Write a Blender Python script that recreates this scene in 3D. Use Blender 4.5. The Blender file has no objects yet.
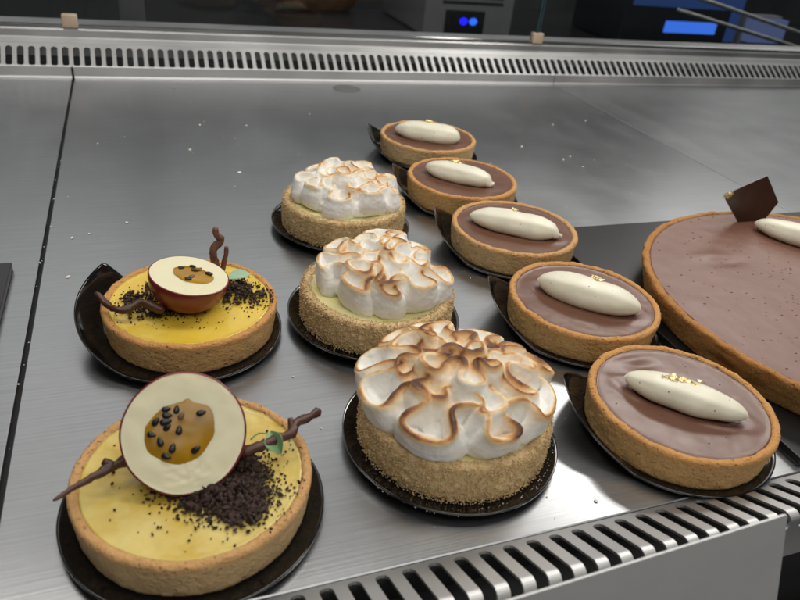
import bpy, bmesh, math, random
from mathutils import Vector, Matrix, noise
from mathutils.kdtree import KDTree
PI = math.pi
S = 0.01                      # all shapes below are written in centimetres
scn = bpy.context.scene
C = scn.collection

# ------------------------------------------------------------------ camera
cd = bpy.data.cameras.new('camera'); cam = bpy.data.objects.new('camera', cd); C.objects.link(cam)
yaw, pit, rol = math.radians(22.668), math.radians(31.208), math.radians(6.566)
fw = Vector((math.sin(yaw)*math.cos(pit), math.cos(yaw)*math.cos(pit), -math.sin(pit)))
rt = Vector((math.cos(yaw), -math.sin(yaw), 0)); up = rt.cross(fw)
r2 = rt*math.cos(rol) + up*math.sin(rol); u2 = -rt*math.sin(rol) + up*math.cos(rol)
M = Matrix((r2, u2, -fw)).transposed().to_4x4(); M.translation = Vector((0, 0, 19.546*S))
cam.matrix_world = M
cd.sensor_width = 36; cd.lens = 36*687.9/800
cd.clip_start = 0.01; cd.clip_end = 50
cd.dof.use_dof = True; cd.dof.focus_distance = 0.33; cd.dof.aperture_fstop = 18
scn.camera = cam

# ------------------------------------------------------------------ world, lamps, exposure
w = bpy.data.worlds.new('World'); scn.world = w; w.use_nodes = True
w.node_tree.nodes['Background'].inputs[0].default_value = (0.93, 0.96, 1.0, 1)
w.node_tree.nodes['Background'].inputs[1].default_value = 0.05
def area(name, loc, target, sx, sy, watts, col):
    l = bpy.data.lights.new(name, 'AREA'); l.shape = 'RECTANGLE'; l.size = sx*S; l.size_y = sy*S
    l.energy = watts; l.color = col
    o = bpy.data.objects.new(name, l); C.objects.link(o)
    o.location = Vector(loc)*S
    o.rotation_euler = (Vector(target)-Vector(loc)).to_track_quat('-Z', 'Y').to_euler()
    return o
area('ceiling_lamp', (30, 195, 125), (10, 35, 0), 230, 100, 6, (1.0, 0.98, 0.96))
area('case_strip_lamp', (18, 40, 72), (14, 26, 0), 100, 12, 3.5, (1.0, 0.96, 0.9))
area('case_end_lamp', (62, 60, 50), (14, 26, 0), 30, 7, 1.3, (1.0, 0.96, 0.9))
area('side_ceiling_lamp', (215, 150, 130), (26, 24, 0), 120, 110, 6.5, (1.0, 0.97, 0.94))
area('front_lamp', (14, -45, 115), (12, 25, 0), 140, 80, 8.0, (1.0, 0.97, 0.92))
scn.view_settings.view_transform = 'Standard'; scn.view_settings.look = 'None'
scn.view_settings.exposure = 0.0; scn.view_settings.gamma = 1.0

# ------------------------------------------------------------------ helpers
def link(o, parent=None):
    C.objects.link(o)
    if parent: o.parent = parent
    return o
def obj(name, verts, faces, mat, parent=None, smooth=True, mats=None, midx=None):
    me = bpy.data.meshes.new(name)
    me.from_pydata([tuple(Vector(v)*S) for v in verts], [], faces)
    for m in (mats or [mat]): me.materials.append(m)
    if midx: me.polygons.foreach_set('material_index', midx)
    me.polygons.foreach_set('use_smooth', [smooth]*len(me.polygons))
    bm = bmesh.new(); bm.from_mesh(me); bmesh.ops.recalc_face_normals(bm, faces=bm.faces); bm.to_mesh(me); bm.free()
    me.update()
    return link(bpy.data.objects.new(name, me), parent)
def thing(name, label, cat, loc=(0, 0, 0), rz=0, group=None):
    o = link(bpy.data.objects.new(name, None)); o.empty_display_size = 0.01
    o.location = Vector(loc)*S; o.rotation_euler = (0, 0, rz)
    o['label'] = label; o['category'] = cat
    if group: o['group'] = group
    return o
def tag(o, label=None, cat=None, group=None, kind=None):
    for k, v in (('label', label), ('category', cat), ('group', group), ('kind', kind)):
        if v: o[k] = v
    return o
def copy_tree(o, parent=None):
    c = o.copy(); C.objects.link(c); c.parent = parent
    for ch in list(o.children): copy_tree(ch, c)
    return c
class MB:
    def __init__(s): s.v = []; s.f = []; s.m = []
    def add(s, v, f, m=0):
        n = len(s.v); s.v += [tuple(p) for p in v]; s.f += [tuple(i+n for i in q) for q in f]; s.m += [m]*len(f)
    def box(s, x0, x1, y0, y1, z0, z1, b=0.0, m=0):
        if b <= 0:
            v = [(x, y, z) for x in (x0, x1) for y in (y0, y1) for z in (z0, z1)]
            s.add(v, [(0, 1, 3, 2), (4, 6, 7, 5), (0, 4, 5, 1), (2, 3, 7, 6), (0, 2, 6, 4), (1, 5, 7, 3)], m); return
        bm = bmesh.new(); bmesh.ops.create_cube(bm, size=1)
        for q in bm.verts: q.co = Vector(((x0+x1)/2+q.co.x*(x1-x0), (y0+y1)/2+q.co.y*(y1-y0), (z0+z1)/2+q.co.z*(z1-z0)))
        bmesh.ops.bevel(bm, geom=list(bm.edges), offset=b, segments=2, affect='EDGES', profile=0.5)
        bm.verts.index_update()
        s.add([tuple(q.co) for q in bm.verts], [tuple(q.index for q in f.verts) for f in bm.faces], m); bm.free()
    def tube(s, pts, rad, seg=10, m=0, wob=0, seed=0):
        pts = [Vector(p) for p in pts]; n = len(pts); v = []; f = []
        ref = Vector((0.13, 0.2, 1)).normalized()
        for i, p in enumerate(pts):
            t = (pts[min(i+1, n-1)]-pts[max(i-1, 0)]).normalized()
            if i == 0:
                a = t.cross(ref)
                if a.length < .2: a = t.cross(Vector((1, 0, 0)))
            else: a = a-t*a.dot(t)
            a.normalize(); b = t.cross(a)
            r = rad[i] if isinstance(rad, (list, tuple)) else rad
            for k in range(seg):
                an = 2*PI*k/seg
                q = a*math.cos(an)+b*math.sin(an)
                rr = r*(1+wob*noise.noise(Vector((p+q*r)*6)+Vector((seed, 0, 0))))
                v.append(p+q*rr)
        for i in range(n-1):
            for k in range(seg):
                f.append((i*seg+k, i*seg+(k+1) % seg, (i+1)*seg+(k+1) % seg, (i+1)*seg+k))
        f.append(tuple(range(seg))); f.append(tuple(range((n-1)*seg, n*seg)))
        s.add(v, f, m)
    def lathe(s, prof, seg=96, fn=None, m=0, close=True):
        v = []; f = []; n = len(prof)
        for k in range(seg):
            a = 2*PI*k/seg
            for r, z in prof:
                p = Vector((r*math.cos(a), r*math.sin(a), z))
                if fn: p = fn(p)
                v.append(p)
        for k in range(seg):
            k2 = (k+1) % seg
            for i in range(n-1): f.append((k*n+i, k2*n+i, k2*n+i+1, k*n+i+1))
        if close:
            f.append(tuple(k*n for k in range(seg))); f.append(tuple(k*n+n-1 for k in range(seg)))
        s.add(v, f, m)
    def build(s, name, mat, parent=None, smooth=True, mats=None):
        return obj(name, s.v, s.f, mat, parent, smooth, mats, s.m if mats else None)
def resample(pts, step):
    pts = [Vector(p) for p in pts]; out = []
    n = len(pts)
    for i in range(n-1):
        p0 = pts[max(i-1, 0)]; p1 = pts[i]; p2 = pts[i+1]; p3 = pts[min(i+2, n-1)]
        m = max(2, int((p2-p1).length/step))
        for k in range(m):
            t = k/m
            out.append(0.5*((2*p1)+(p2-p0)*t+(2*p0-5*p1+4*p2-p3)*t*t+(3*p1-p0-3*p2+p3)*t**3))
    out.append(pts[-1]); return out
def ico(sub):
    bm = bmesh.new(); bmesh.ops.create_icosphere(bm, subdivisions=sub, radius=1)
    v = [q.co.copy() for q in bm.verts]; f = [tuple(q.index for q in g.verts) for g in bm.faces]; bm.free(); return v, f
ICO1 = ico(1); ICO2 = ico(2)
def chunk(mb, p, r, rnd, m=0, src=None, flat=1.0):
    V, F = src or ICO1
    mat = Matrix.Rotation(rnd.random()*6.28, 3, 'Z') @ Matrix.Rotation(rnd.random()*6.28, 3, 'X')
    sc = Vector((rnd.uniform(.7, 1.3), rnd.uniform(.7, 1.3), rnd.uniform(.6, 1.1)))
    vs = []
    for q in V:
        j = 1+rnd.uniform(-.38, .38)
        d = mat @ Vector((q.x*sc.x, q.y*sc.y, q.z*sc.z)); d.z *= flat
        vs.append(Vector(p)+d*r*j)
    mb.add(vs, F, m)

# ------------------------------------------------------------------ materials
class NT:
    def __init__(s, name):
        s.m = bpy.data.materials.new(name); s.m.use_nodes = True; s.t = s.m.node_tree
        s.b = s.t.nodes['Principled BSDF']; s.out = s.t.nodes['Material Output']
        s.co = s.t.nodes.new('ShaderNodeTexCoord').outputs['Object']
    def n(s, ty, **kw):
        q = s.t.nodes.new(ty)
        for k, v in kw.items(): setattr(q, k, v)
        return q
    def l(s, a, b): s.t.links.new(a, b)
    def set(s, **kw):
        for k, v in kw.items():
            k = k.replace('_', ' ')
            s.b.inputs[k].default_value = (*v, 1) if isinstance(v, tuple) and len(v) == 3 and 'Radius' not in k else v
    def noise(s, scale, detail=3, rough=.55, vec=None, stretch=None):
        q = s.n('ShaderNodeTexNoise'); q.inputs['Scale'].default_value = scale
        q.inputs['Detail'].default_value = detail; q.inputs['Roughness'].default_value = rough
        v = vec or s.co
        if stretch:
            mp = s.n('ShaderNodeMapping'); mp.inputs['Scale'].default_value = stretch; s.l(v, mp.inputs['Vector']); v = mp.outputs[0]
        s.l(v, q.inputs['Vector']); return q.outputs['Fac']
    def ramp(s, fac, stops):
        q = s.n('ShaderNodeValToRGB'); e = q.color_ramp.elements
        while len(e) < len(stops): e.new(.5)
        for i, (p, c) in enumerate(stops):
            e[i].position = p; e[i].color = (*c, 1) if isinstance(c, tuple) else (c, c, c, 1)
        s.l(fac, q.inputs[0]); return q.outputs[0]
    def mix(s, fac, a, b, mode='MIX'):
        q = s.n('ShaderNodeMix', data_type='RGBA', blend_type=mode)
        for sock, v in ((0, fac), (6, a), (7, b)):
            if hasattr(v, 'is_linked'): s.l(v, q.inputs[sock])
            else: q.inputs[sock].default_value = v if sock == 0 else (*v, 1)
        return q.outputs[2]
    def math(s, op, a, b=0.0):
        q = s.n('ShaderNodeMath', operation=op)
        for i, v in enumerate((a, b)):
            if hasattr(v, 'is_linked'): s.l(v, q.inputs[i])
            else: q.inputs[i].default_value = v
        return q.outputs[0]
    def bump(s, h, dist, strength=1.0, prev=None):
        q = s.n('ShaderNodeBump'); q.inputs['Distance'].default_value = dist; q.inputs['Strength'].default_value = strength
        s.l(h, q.inputs['Height'])
        if prev is not None: s.l(prev, q.inputs['Normal'])
        return q.outputs[0]
    def col(s, c): s.l(c, s.b.inputs['Base Color'])
    def rough(s, c): s.l(c, s.b.inputs['Roughness'])
    def nrm(s, c): s.l(c, s.b.inputs['Normal'])

def mat_deck():
    t = NT('brushed_steel_deck'); t.set(Metallic=1.0, Anisotropic=0.3)
    a = t.noise(900, 2, .5, stretch=(.025, 1, 1)); big = t.noise(5, 3, .5); sm = t.noise(26, 2, .4)
    t.col(t.mix(1.0, t.ramp(big, [(.3, (.41, .42, .43)), (.7, (.45, .458, .468))]), t.ramp(a, [(.3, .86), (.7, 1.0)]), 'MULTIPLY'))
    t.rough(t.mix(.3, t.ramp(big, [(.2, .28), (.8, .32)]), t.ramp(sm, [(.2, .26), (.8, .37)])))
    rr = [q for q in t.b.inputs['Roughness'].links][0].from_socket
    wipe = t.ramp(t.noise(14, 5, .62, stretch=(1, .3, 1)), [(.50, 0.0), (.72, .045)])
    t.rough(t.math('ADD', rr, wipe))
    t.nrm(t.bump(a, .00012, .25, t.bump(t.noise(4, 2, .5), .004, .12)))
    tg = t.n('ShaderNodeTangent'); tg.direction_type = 'RADIAL'; tg.axis = 'Z'
    return t.m
def mat_steel(name, c=.55, r=.28, scr=.2):
    t = NT(name); t.set(Metallic=1.0)
    a = t.noise(500, 2, .5, stretch=(.04, 1, 1)); b = t.noise(14, 2, .5)
    t.col(t.ramp(b, [(.3, (c*.9, c*.9, c*.9)), (.7, (c*1.05, c*1.05, c*1.05))]))
    t.rough(t.ramp(b, [(.3, r*.92), (.7, r*1.1)])); t.nrm(t.bump(a, .00006, scr)); return t.m
def mat_simple(name, c, r=.5, metal=0.0, var=.12, sc=60, coat=0.0):
    t = NT(name); t.set(Roughness=r, Metallic=metal, Coat_Weight=coat, Coat_Roughness=.08)
    b = t.noise(sc, 4, .6)
    lo = tuple(x*(1-var) for x in c); hi = tuple(min(1, x*(1+var)) for x in c)
    t.col(t.ramp(b, [(.3, lo), (.7, hi)])); return t.m
def mat_emit(name, c, st):
    t = NT(name); t.set(Base_Color=(.01, .01, .01), Emission_Color=c, Emission_Strength=st); return t.m
def mat_pastry(name, c, dark, topz):
    t = NT(name); t.set(Roughness=.72, Subsurface_Weight=.12, Subsurface_Scale=.002, Specular_IOR_Level=.35)
    t.b.inputs['Subsurface Radius'].default_value = (1, .55, .25)
    big = t.noise(55, 4, .6); fine = t.noise(900, 4, .7); mid = t.noise(260, 3, .6)
    base = t.ramp(big, [(.3, tuple(x*.84 for x in c)), (.7, tuple(x*1.1 for x in c))])
    base = t.mix(t.math('MULTIPLY', t.ramp(fine, [(.46, 0.0), (.66, 1.0)]), .5), base, dark)
    # baked brown band that follows the top rim of the case
    sp = t.n('ShaderNodeSeparateXYZ'); t.l(t.co, sp.inputs[0])
    mr = t.n('ShaderNodeMapRange'); mr.inputs[1].default_value = (topz-.38)*S; mr.inputs[2].default_value = (topz-.02)*S
    t.l(t.math('ADD', sp.outputs[2], t.math('MULTIPLY', t.math('SUBTRACT', big, .5), .003)), mr.inputs[0])
    base = t.mix(t.math('MULTIPLY', mr.outputs[0], .62), base, (c[0]*.93, c[1]*.66, c[2]*.42))
    t.col(base)
    vo = t.n('ShaderNodeTexVoronoi'); vo.inputs['Scale'].default_value = 420; t.l(t.co, vo.inputs['Vector'])
    pores = t.ramp(vo.outputs['Distance'], [(.08, 0.0), (.3, 1.0)])
    n1 = t.bump(mid, .0016, .7); n2 = t.bump(fine, .0012, .8, n1)
    t.nrm(t.bump(t.mix(t.ramp(big, [(.45, 0.0), (.6, 1.0)]), pores, (1, 1, 1)), .0010, .8, n2)); return t.m
def mat_crumbcoat(name, c1, c2):
    t = NT(name); t.set(Roughness=.85, Specular_IOR_Level=.25, Subsurface_Weight=.1, Subsurface_Scale=.0015)
    a = t.noise(420, 3, .7); b = t.noise(90, 3, .6)
    x = t.ramp(a, [(.3, c1), (.65, c2)])
    t.col(t.mix(t.ramp(b, [(.35, 0.0), (.7, .35)]), x, tuple(q*.6 for q in c1)))
    t.nrm(t.bump(t.noise(1100, 3, .7), .0004, .7)); return t.m
def mat_glaze(name, c, rough=.34, bub=.8, vs=330, th=.86):
    t = NT(name); t.set(Subsurface_Weight=.08, Subsurface_Scale=.002, Specular_IOR_Level=.45, Coat_Weight=.08, Coat_Roughness=.25)
    big = t.noise(38, 3, .5); mid = t.noise(120, 3, .55)
    t.col(t.ramp(big, [(.3, tuple(x*.96 for x in c)), (.7, tuple(x*1.04 for x in c))]))
    t.rough(t.ramp(mid, [(.3, rough*.95), (.75, rough*1.2)]))
    vo = t.n('ShaderNodeTexVoronoi'); vo.inputs['Scale'].default_value = vs; t.l(t.co, vo.inputs['Vector'])
    sel = t.n('ShaderNodeSeparateColor'); t.l(vo.outputs['Color'], sel.inputs[0])
    dots = t.math('MULTIPLY', t.ramp(vo.outputs['Distance'], [(.03, 1.0), (.22, 0.0)]), t.ramp(sel.outputs[0], [(th, 0.0), (th+.06, 1.0)]))
    n1 = t.bump(mid, .0004, .14*bub); n2 = t.bump(big, .0010, .1*bub, n1)
    t.nrm(n2); return t.m
def mat_curd(name, c, c2, rough=.16):
    t = NT(name); t.set(Subsurface_Weight=.25, Subsurface_Scale=.004, Coat_Weight=.4, Coat_Roughness=.1)
    t.b.inputs['Subsurface Radius'].default_value = (1, .7, .2)
    big = t.noise(45, 4, .6); fine = t.noise(500, 2, .5)
    x = t.ramp(big, [(.36, c), (.64, c2)]); t.col(x)
    t.rough(t.ramp(big, [(.3, rough), (.7, rough*2.4)]))
    t.nrm(t.bump(big, .0010, .3, t.bump(fine, .0002, .4))); return t.m
def mat_cream(name, c, specks=True, rough=.42):
    t = NT(name); t.set(Roughness=rough, Subsurface_Weight=.3, Subsurface_Scale=.004)
    t.b.inputs['Subsurface Radius'].default_value = (1, .8, .55)
    if specks:
        vo = t.n('ShaderNodeTexVoronoi'); vo.inputs['Scale'].default_value = 420; t.l(t.co, vo.inputs['Vector'])
        sel = t.n('ShaderNodeSeparateColor'); t.l(vo.outputs['Color'], sel.inputs[0])
        d = t.math('MULTIPLY', t.ramp(vo.outputs['Distance'], [(.1, 1.0), (.2, 0.0)]), t.ramp(sel.outputs[0], [(.82, 0.0), (.88, .8)]))
        t.col(t.mix(d, c, (.09, .06, .04)))
    else: t.set(Base_Color=c)
    t.nrm(t.bump(t.noise(160, 3, .5), .0005, .35)); return t.m
def mat_meringue():
    t = NT('torched_meringue'); t.set(Roughness=.52, Subsurface_Weight=.35, Subsurface_Scale=.004)
    t.b.inputs['Subsurface Radius'].default_value = (1, .85, .65)
    at = t.n('ShaderNodeAttribute', attribute_name='toast'); fac = at.outputs['Fac']
    nz = t.noise(130, 4, .65)
    f = t.math('ADD', fac, t.math('MULTIPLY', t.math('SUBTRACT', nz, .5), t.math('MULTIPLY', fac, .9)))
    t.col(t.ramp(f, [(0.05, (.86, .845, .80)), (.28, (.80, .62, .38)), (.5, (.60, .32, .11)), (.76, (.30, .12, .035)), (1.0, (.09, .032, .014))]))
    t.nrm(t.bump(t.noise(700, 3, .6), .0004, .4, t.bump(t.noise(110, 3, .5), .0012, .35))); return t.m
def mat_dome():
    t = NT('burgundy_coating'); t.set(Roughness=.3, Coat_Weight=.2, Subsurface_Weight=.05, Subsurface_Scale=.002)
    sp = t.n('ShaderNodeSeparateXYZ'); t.l(t.co, sp.inputs[0])
    mr = t.n('ShaderNodeMapRange'); mr.inputs[1].default_value = -1.75*S; mr.inputs[2].default_value = -.35*S
    t.l(t.math('ADD', sp.outputs[2], t.math('MULTIPLY', t.math('SUBTRACT', t.noise(90, 4, .6), .5), .010)), mr.inputs[0])
    t.col(t.ramp(mr.outputs[0], [(.0, (.36, .15, .03)), (.3, (.22, .045, .02)), (.62, (.17, .014, .016))]))
    t.nrm(t.bump(t.noise(200, 3, .5), .0003, .3)); return t.m
def mat_glass():
    t = NT('thin_glass'); tr = t.n('ShaderNodeBsdfTransparent'); tr.inputs[0].default_value = (.93, .965, .955, 1)
    gl = t.n('ShaderNodeBsdfGlossy'); gl.inputs['Roughness'].default_value = .02; gl.inputs[0].default_value = (1, 1, 1, 1)
    fr = t.n('ShaderNodeFresnel'); fr.inputs[0].default_value = 1.45
    mx = t.n('ShaderNodeMixShader'); t.l(fr.outputs[0], mx.inputs[0]); t.l(tr.outputs[0], mx.inputs[1]); t.l(gl.outputs[0], mx.inputs[2])
    t.l(mx.outputs[0], t.out.inputs['Surface']); return t.m
DECK = mat_deck(); STEEL = mat_steel('satin_steel', .60, .5); LIP = mat_steel('lip_steel', .70, .55)
DARK = mat_simple('dark_void', (.012, .012, .013), .8); RAIL = mat_steel('rail_steel', .58, .45)
SHELL = mat_pastry('golden_pastry', (.70, .43, .175), (.42, .22, .075), 1.58)
SHELL2 = mat_pastry('pale_pastry', (.70, .49, .25), (.46, .26, .10), 1.58)
BIGSHELL = mat_pastry('brown_pastry', (.52, .29, .10), (.27, .12, .035), 1.6)
CRUMB = mat_crumbcoat('biscuit_crumb', (.58, .38, .165), (.80, .61, .35))
GLAZE = mat_glaze('milk_chocolate_glaze', (.14, .060, .036)); BIGGLAZE = mat_glaze('soft_chocolate_glaze', (.18, .085, .058), .36, 1.3, 240, .66)
CURD = mat_curd('passion_curd', (.72, .48, .04), (.76, .54, .07), .22); CURD2 = mat_curd('pale_passion_curd', (.58, .40, .05), (.70, .56, .18), .22)
LEMON = mat_curd('lemon_curd', (.74, .66, .26), (.80, .74, .40), .2)
CREAM = mat_cream('vanilla_cream', (.80, .765, .62)); WHITECH = mat_cream('white_chocolate', (.78, .73, .50), False, .38)
MER = mat_meringue(); BURG = mat_dome(); GLASS = mat_glass()
PLASTIC = mat_simple('black_gloss_plastic', (.006, .006, .007), .09, coat=.5)
SLATE = mat_simple('black_slate', (.012, .012, .013), .33)
CHOC = mat_simple('dark_chocolate', (.045, .018, .010), .34, sc=200); TWIG = mat_simple('chocolate_twig', (.075, .028, .016), .42, sc=300, var=.3)
TWIG2 = mat_simple('dusty_chocolate_twig', (.17, .075, .05), .6, sc=300, var=.35)
SOIL = mat_simple('cocoa_crumb', (.036, .017, .011), .7, sc=400, var=.5)
SAUCE = mat_simple('passion_sauce', (.36, .185, .006), .2, sc=70, var=.22)
SEED = mat_simple('black_seed', (.012, .011, .012), .3, sc=500); SEEDB = mat_simple('brown_seed', (.16, .09, .05), .35)
LEAF = mat_simple('mint_leaf', (.22, .42, .20), .5, sc=200); LEAFP = mat_simple('pale_green_leaf', (.34, .52, .34), .5, sc=200)
CARD = mat_simple('grey_card', (.74, .74, .73), .55, sc=25, var=.04)
CLIP = mat_simple('beige_plastic', (.55, .42, .30), .5)
SPECK = mat_simple('white_crumb', (.75, .70, .62), .7)
def mat_gold():
    t = NT('gold_leaf'); t.set(Metallic=.75, Roughness=.42, Base_Color=(.95, .80, .42)); t.nrm(t.bump(t.noise(700, 3, .6), .0004, .8)); return t.m
GOLD = mat_gold()

# ------------------------------------------------------------------ setting: steel deck plates with rear lip
YR, YF = 74.8, 13.6
def deck_plate(x0, x1):
    mb = MB(); e = .014
    prof = [(YF, -.25), (YF, -.04), (YF+.05, 0), (YR-.25, 0), (YR-.08, .05), (YR, .2), (YR, 1.1), (YR+.06, 1.16), (YR+.16, 1.16), (YR+.16, -.25)]
    v = []
    for x, d in ((x0, e), (x0+e*3, 0), (x1-e*3, 0), (x1, e)):
        for y, z in prof: v.append((x, y, z-(d if 0 <= z < .3 else 0)))
    n = len(prof); f = []
    for k in range(3):
        for i in range(n): f.append((k*n+i, k*n+(i+1) % n, (k+1)*n+(i+1) % n, (k+1)*n+i))
    mid = [1 if i in (4, 5, 6, 7) else 0 for k in range(3) for i in range(n)]+[0, 0]
    f += [tuple(range(n)), tuple(range(3*n, 4*n))]
    mb.add(v, f); mb.m = mid; o = mb.build('deck_plate', None, smooth=False, mats=[DECK, LIP]); o['kind'] = 'structure'; return o
deck_plate(-62, -5.78-.14); deck_plate(-5.78+.08, 48.36-.035); deck_plate(48.36+.035, 140)
mb = MB(); mb.box(-62, 140, YF, YR-.3, -3, -.3); mb.build('deck_base', DARK, smooth=False)['kind'] = 'structure'

# ------------------------------------------------------------------ slotted grilles
def grille(name, x0, n, pitch, hw, V, s0, s1, vs, fmap, th, parent, mat):
    """a slotted sheet; fmap(v) -> ((y, z), (ny, nz)) bends it"""
    mb = MB(); K = 6
    inner = []; outer = []
    vv = [s0+hw] + [q for q in vs if s0+hw < q < s1-hw] + [s1-hw]
    p = pitch/2
    for q in vv: inner.append((hw, q)); outer.append((p, q))
    for k in range(1, K):
        a = PI*k/K; inner.append((hw*math.cos(a), s1-hw+hw*math.sin(a)))
        outer.append((p*max(-1, min(1, (K/2-k)/(K/2-1))), V))
    for q in reversed(vv): inner.append((-hw, q)); outer.append((-p, q))
    for k in range(1, K):
        a = PI+PI*k/K; inner.append((hw*math.cos(a), s0+hw+hw*math.sin(a)))
        outer.append((p*max(-1, min(1, (k-K/2)/(K/2-1))), 0))
    N = len(inner)
    def P(x, v, off):
        (y, z), (ny, nz) = fmap(v); return (x, y+ny*off, z+nz*off)
    for j in range(n):
        cx = x0+j*pitch
        vs_ = [P(cx+a, b, 0) for a, b in inner]+[P(cx+a, b, 0) for a, b in outer]+[P(cx+a, b, -th) for a, b in inner]
        f = [(i, (i+1) % N, N+(i+1) % N, N+i) for i in range(N)]+[(i, 2*N+i, 2*N+(i+1) % N, (i+1) % N) for i in range(N)]
        mb.add(vs_, f)
    me = mb.build(name, mat, parent, smooth=False)
    return me
a35 = math.radians(35)
gr = thing('air_grille', 'long steel air vent with dark slots at the rear of the deck below the glass', 'vent', (0, YR, 0))
RG = STEEL
grille('slotted_panel', -61.5, 190, .985, .30, 2.95, .12, 2.5, [], lambda v: ((.25+v*math.cos(a35), 1.0+v*math.sin(a35)), (-math.sin(a35), math.cos(a35))), .1, gr, STEEL)
mb = MB(); mb.box(-62, 126, .3, 3.2, -2.0, -.1); mb.build('grille_backing', DARK, gr, smooth=False)
# steel ledge and glass rail
def extr(name, prof, x0, x1, mat, parent=None, m=0):
    v = [(x, y, z) for x in (x0, x1) for y, z in prof]; n = len(prof)
    f = [(i, (i+1) % n, n+(i+1) % n, n+i) for i in range(n)]+[tuple(range(n)), tuple(range(n, 2*n))]
    return obj(name, v, f, mat, parent, False)
rail = thing('glass_rail', 'steel channel rail along the rear holding the upright glass', 'rail', (0, 77.45, 2.7))
extr('channel', [(0, 0), (.45, .35), (.75, .40), (.85, .30), (1.15, .35), (1.25, .95), (1.5, 1.1), (1.75, 1.1), (1.75, .75), (2.1, .75), (2.1, 1.2), (2.3, 1.25), (5.6, 1.25), (5.6, -1.2), (0, -1.2)], -62, 140, RAIL, rail)
extr('rail_trim', [(1.5, 1.12), (1.74, 1.12), (1.74, 1.42), (1.62, 1.5), (1.5, 1.42)], -62, 140, mat_steel('bright_trim', .7, .18), rail)
for cx in (-5.73, 47.45):
    mb = MB(); mb.box(cx-.72, cx+.72, 1.35, 2.35, 1.18, 2.42, .12); mb.build('glass_clip', CLIP, rail)
GE = mat_simple('green_glass_edge', (.05, .09, .10), .15, var=.05)
for x0, x1, lb in ((-61, -5.78, 'upright glass pane left of the left beige clip'), (-5.72, 47.3, 'upright glass pane between the two beige clips'), (47.6, 139, 'upright glass pane right of the right beige clip')):
    g = thing('glass_screen', lb, 'glass', ((x0+x1)/2, 79.35, 3.6), group='upright glass panes at the rear')
    h = (x1-x0)/2
    obj('pane', [(-h, 0, 0), (h, 0, 0), (h, 0, 34), (-h, 0, 34)], [(0, 1, 2, 3)], GLASS, g, False)
    for sx in (-1, 1):
        if abs((x0+x1)/2+sx*h+5.7) < .5: continue
        mb = MB(); mb.box(sx*h-.05, sx*h+.05, -.25, .25, 0.8, 34); mb.build('glass_edge', GE, g, smooth=False)

# ------------------------------------------------------------------ front grille
af = math.radians(27); LB = 2.35; RB = .32
def fmapf(v):      # rises towards the camera, rolls over a crest and drops
    c, s_ = math.cos(af), math.sin(af)
    if v < LB: return ((-v*c, v*s_), (s_, c))
    e = (-LB*c, LB*s_); ctr = (e[0]-RB*s_, e[1]-RB*c); t = (v-LB)/RB; amax = PI/2+af
    if t < amax:
        b = af-t; return ((ctr[0]+RB*math.sin(b), ctr[1]+RB*math.cos(b)), (math.sin(b), math.cos(b)))
    return ((ctr[0]-RB, ctr[1]-(v-LB-RB*amax)), (-1, 0))
fg = thing('front_grille', 'steel slotted air vent bending downward along the front edge of the deck', 'vent', (0, YF-.06, 0))
vl = [.5, 1, 1.5, 2, 2.2]+[LB+i*.075 for i in range(10)]
grille('slotted_panel', 11.57-.93*32, 75, .93, .235, 5.0, .22, 3.30, vl, fmapf, .1, fg, STEEL)
mb = MB(); mb.box(-19, 41, -2.1, -.3, -6, -1.2); mb.box(-19, 41, -.25, -.05, -6, -.3); mb.build('grille_backing', DARK, fg, smooth=False)
fr = thing('front_rail', 'bright steel rail in front of the slotted front vent, mostly behind the grey card', 'rail', (0, YF, 0))
mb = MB(); mb.box(-19, 41, -5.2, -3.3, -4.6, -3.6, .15); mb.build('rail_bar', STEEL, fr)
mb = MB(); mb.box(-19, 41, -5.2, -2.2, -6.4, -5.9, .1); mb.build('rail_shelf', RAIL, fr)

# ------------------------------------------------------------------ background beyond the glass
WALL = mat_simple('dim_wall', (.10, .105, .11), .6, sc=3, var=.5)
mb = MB(); mb.box(-260, 420, 258, 262, -120, 160); mb.build('back_wall', WALL, smooth=False)['kind'] = 'structure'
mb = MB(); mb.box(-260, 420, -100, 258, -122, -120); mb.build('floor', mat_simple('dark_floor', (.04, .04, .042), .5, sc=4), smooth=False)['kind'] = 'structure'
cn = thing('back_counter', 'dark counter behind the glass carrying the oven and the blue display', 'counter', (80, 160, -10))
mb = MB(); mb.box(-200, 200, -18, 40, -1, 0, .2); mb.build('counter_top', mat_simple('counter_black', (.03, .03, .033), .25, sc=5), cn, False)
mb = MB(); mb.box(-198, 198, -14, 38, -110, -1.02); mb.build('cabinet', mat_simple('cabinet_grey', (.06, .062, .066), .5, sc=5), cn, False)
ov = thing('oven', 'grey oven with vent louvres and two glowing blue indicators behind the glass', 'oven', (72.5, 152, -10))
OVM = mat_simple('oven_grey', (.30, .30, .31), .4, sc=8)
mb = MB(); mb.box(-11, 11, 0, 30, .3, 30, .4); mb.build('body', OVM, ov)
mb = MB(); mb.box(-6, 3.8, -.3, .1, .8, 6, .1); mb.build('display_panel', mat_simple('panel_black', (.015, .015, .018), .2), ov)
for k in range(8):
    mb = MB(); mb.box(-7, 8, -.35, .1, 7.4+k*1.3, 7.9+k*1.3); mb.build('louvre', mat_simple('louvre_black', (.02, .02, .02), .5) if k == 0 else LV, ov, False)
    if k == 0: LV = bpy.data.materials['louvre_black']
BLUE = mat_emit('blue_led', (.01, .01, 1.0), 1.6); BLUE2 = mat_emit('pale_blue_led', (.03, .16, 1.0), 1.1)
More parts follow.
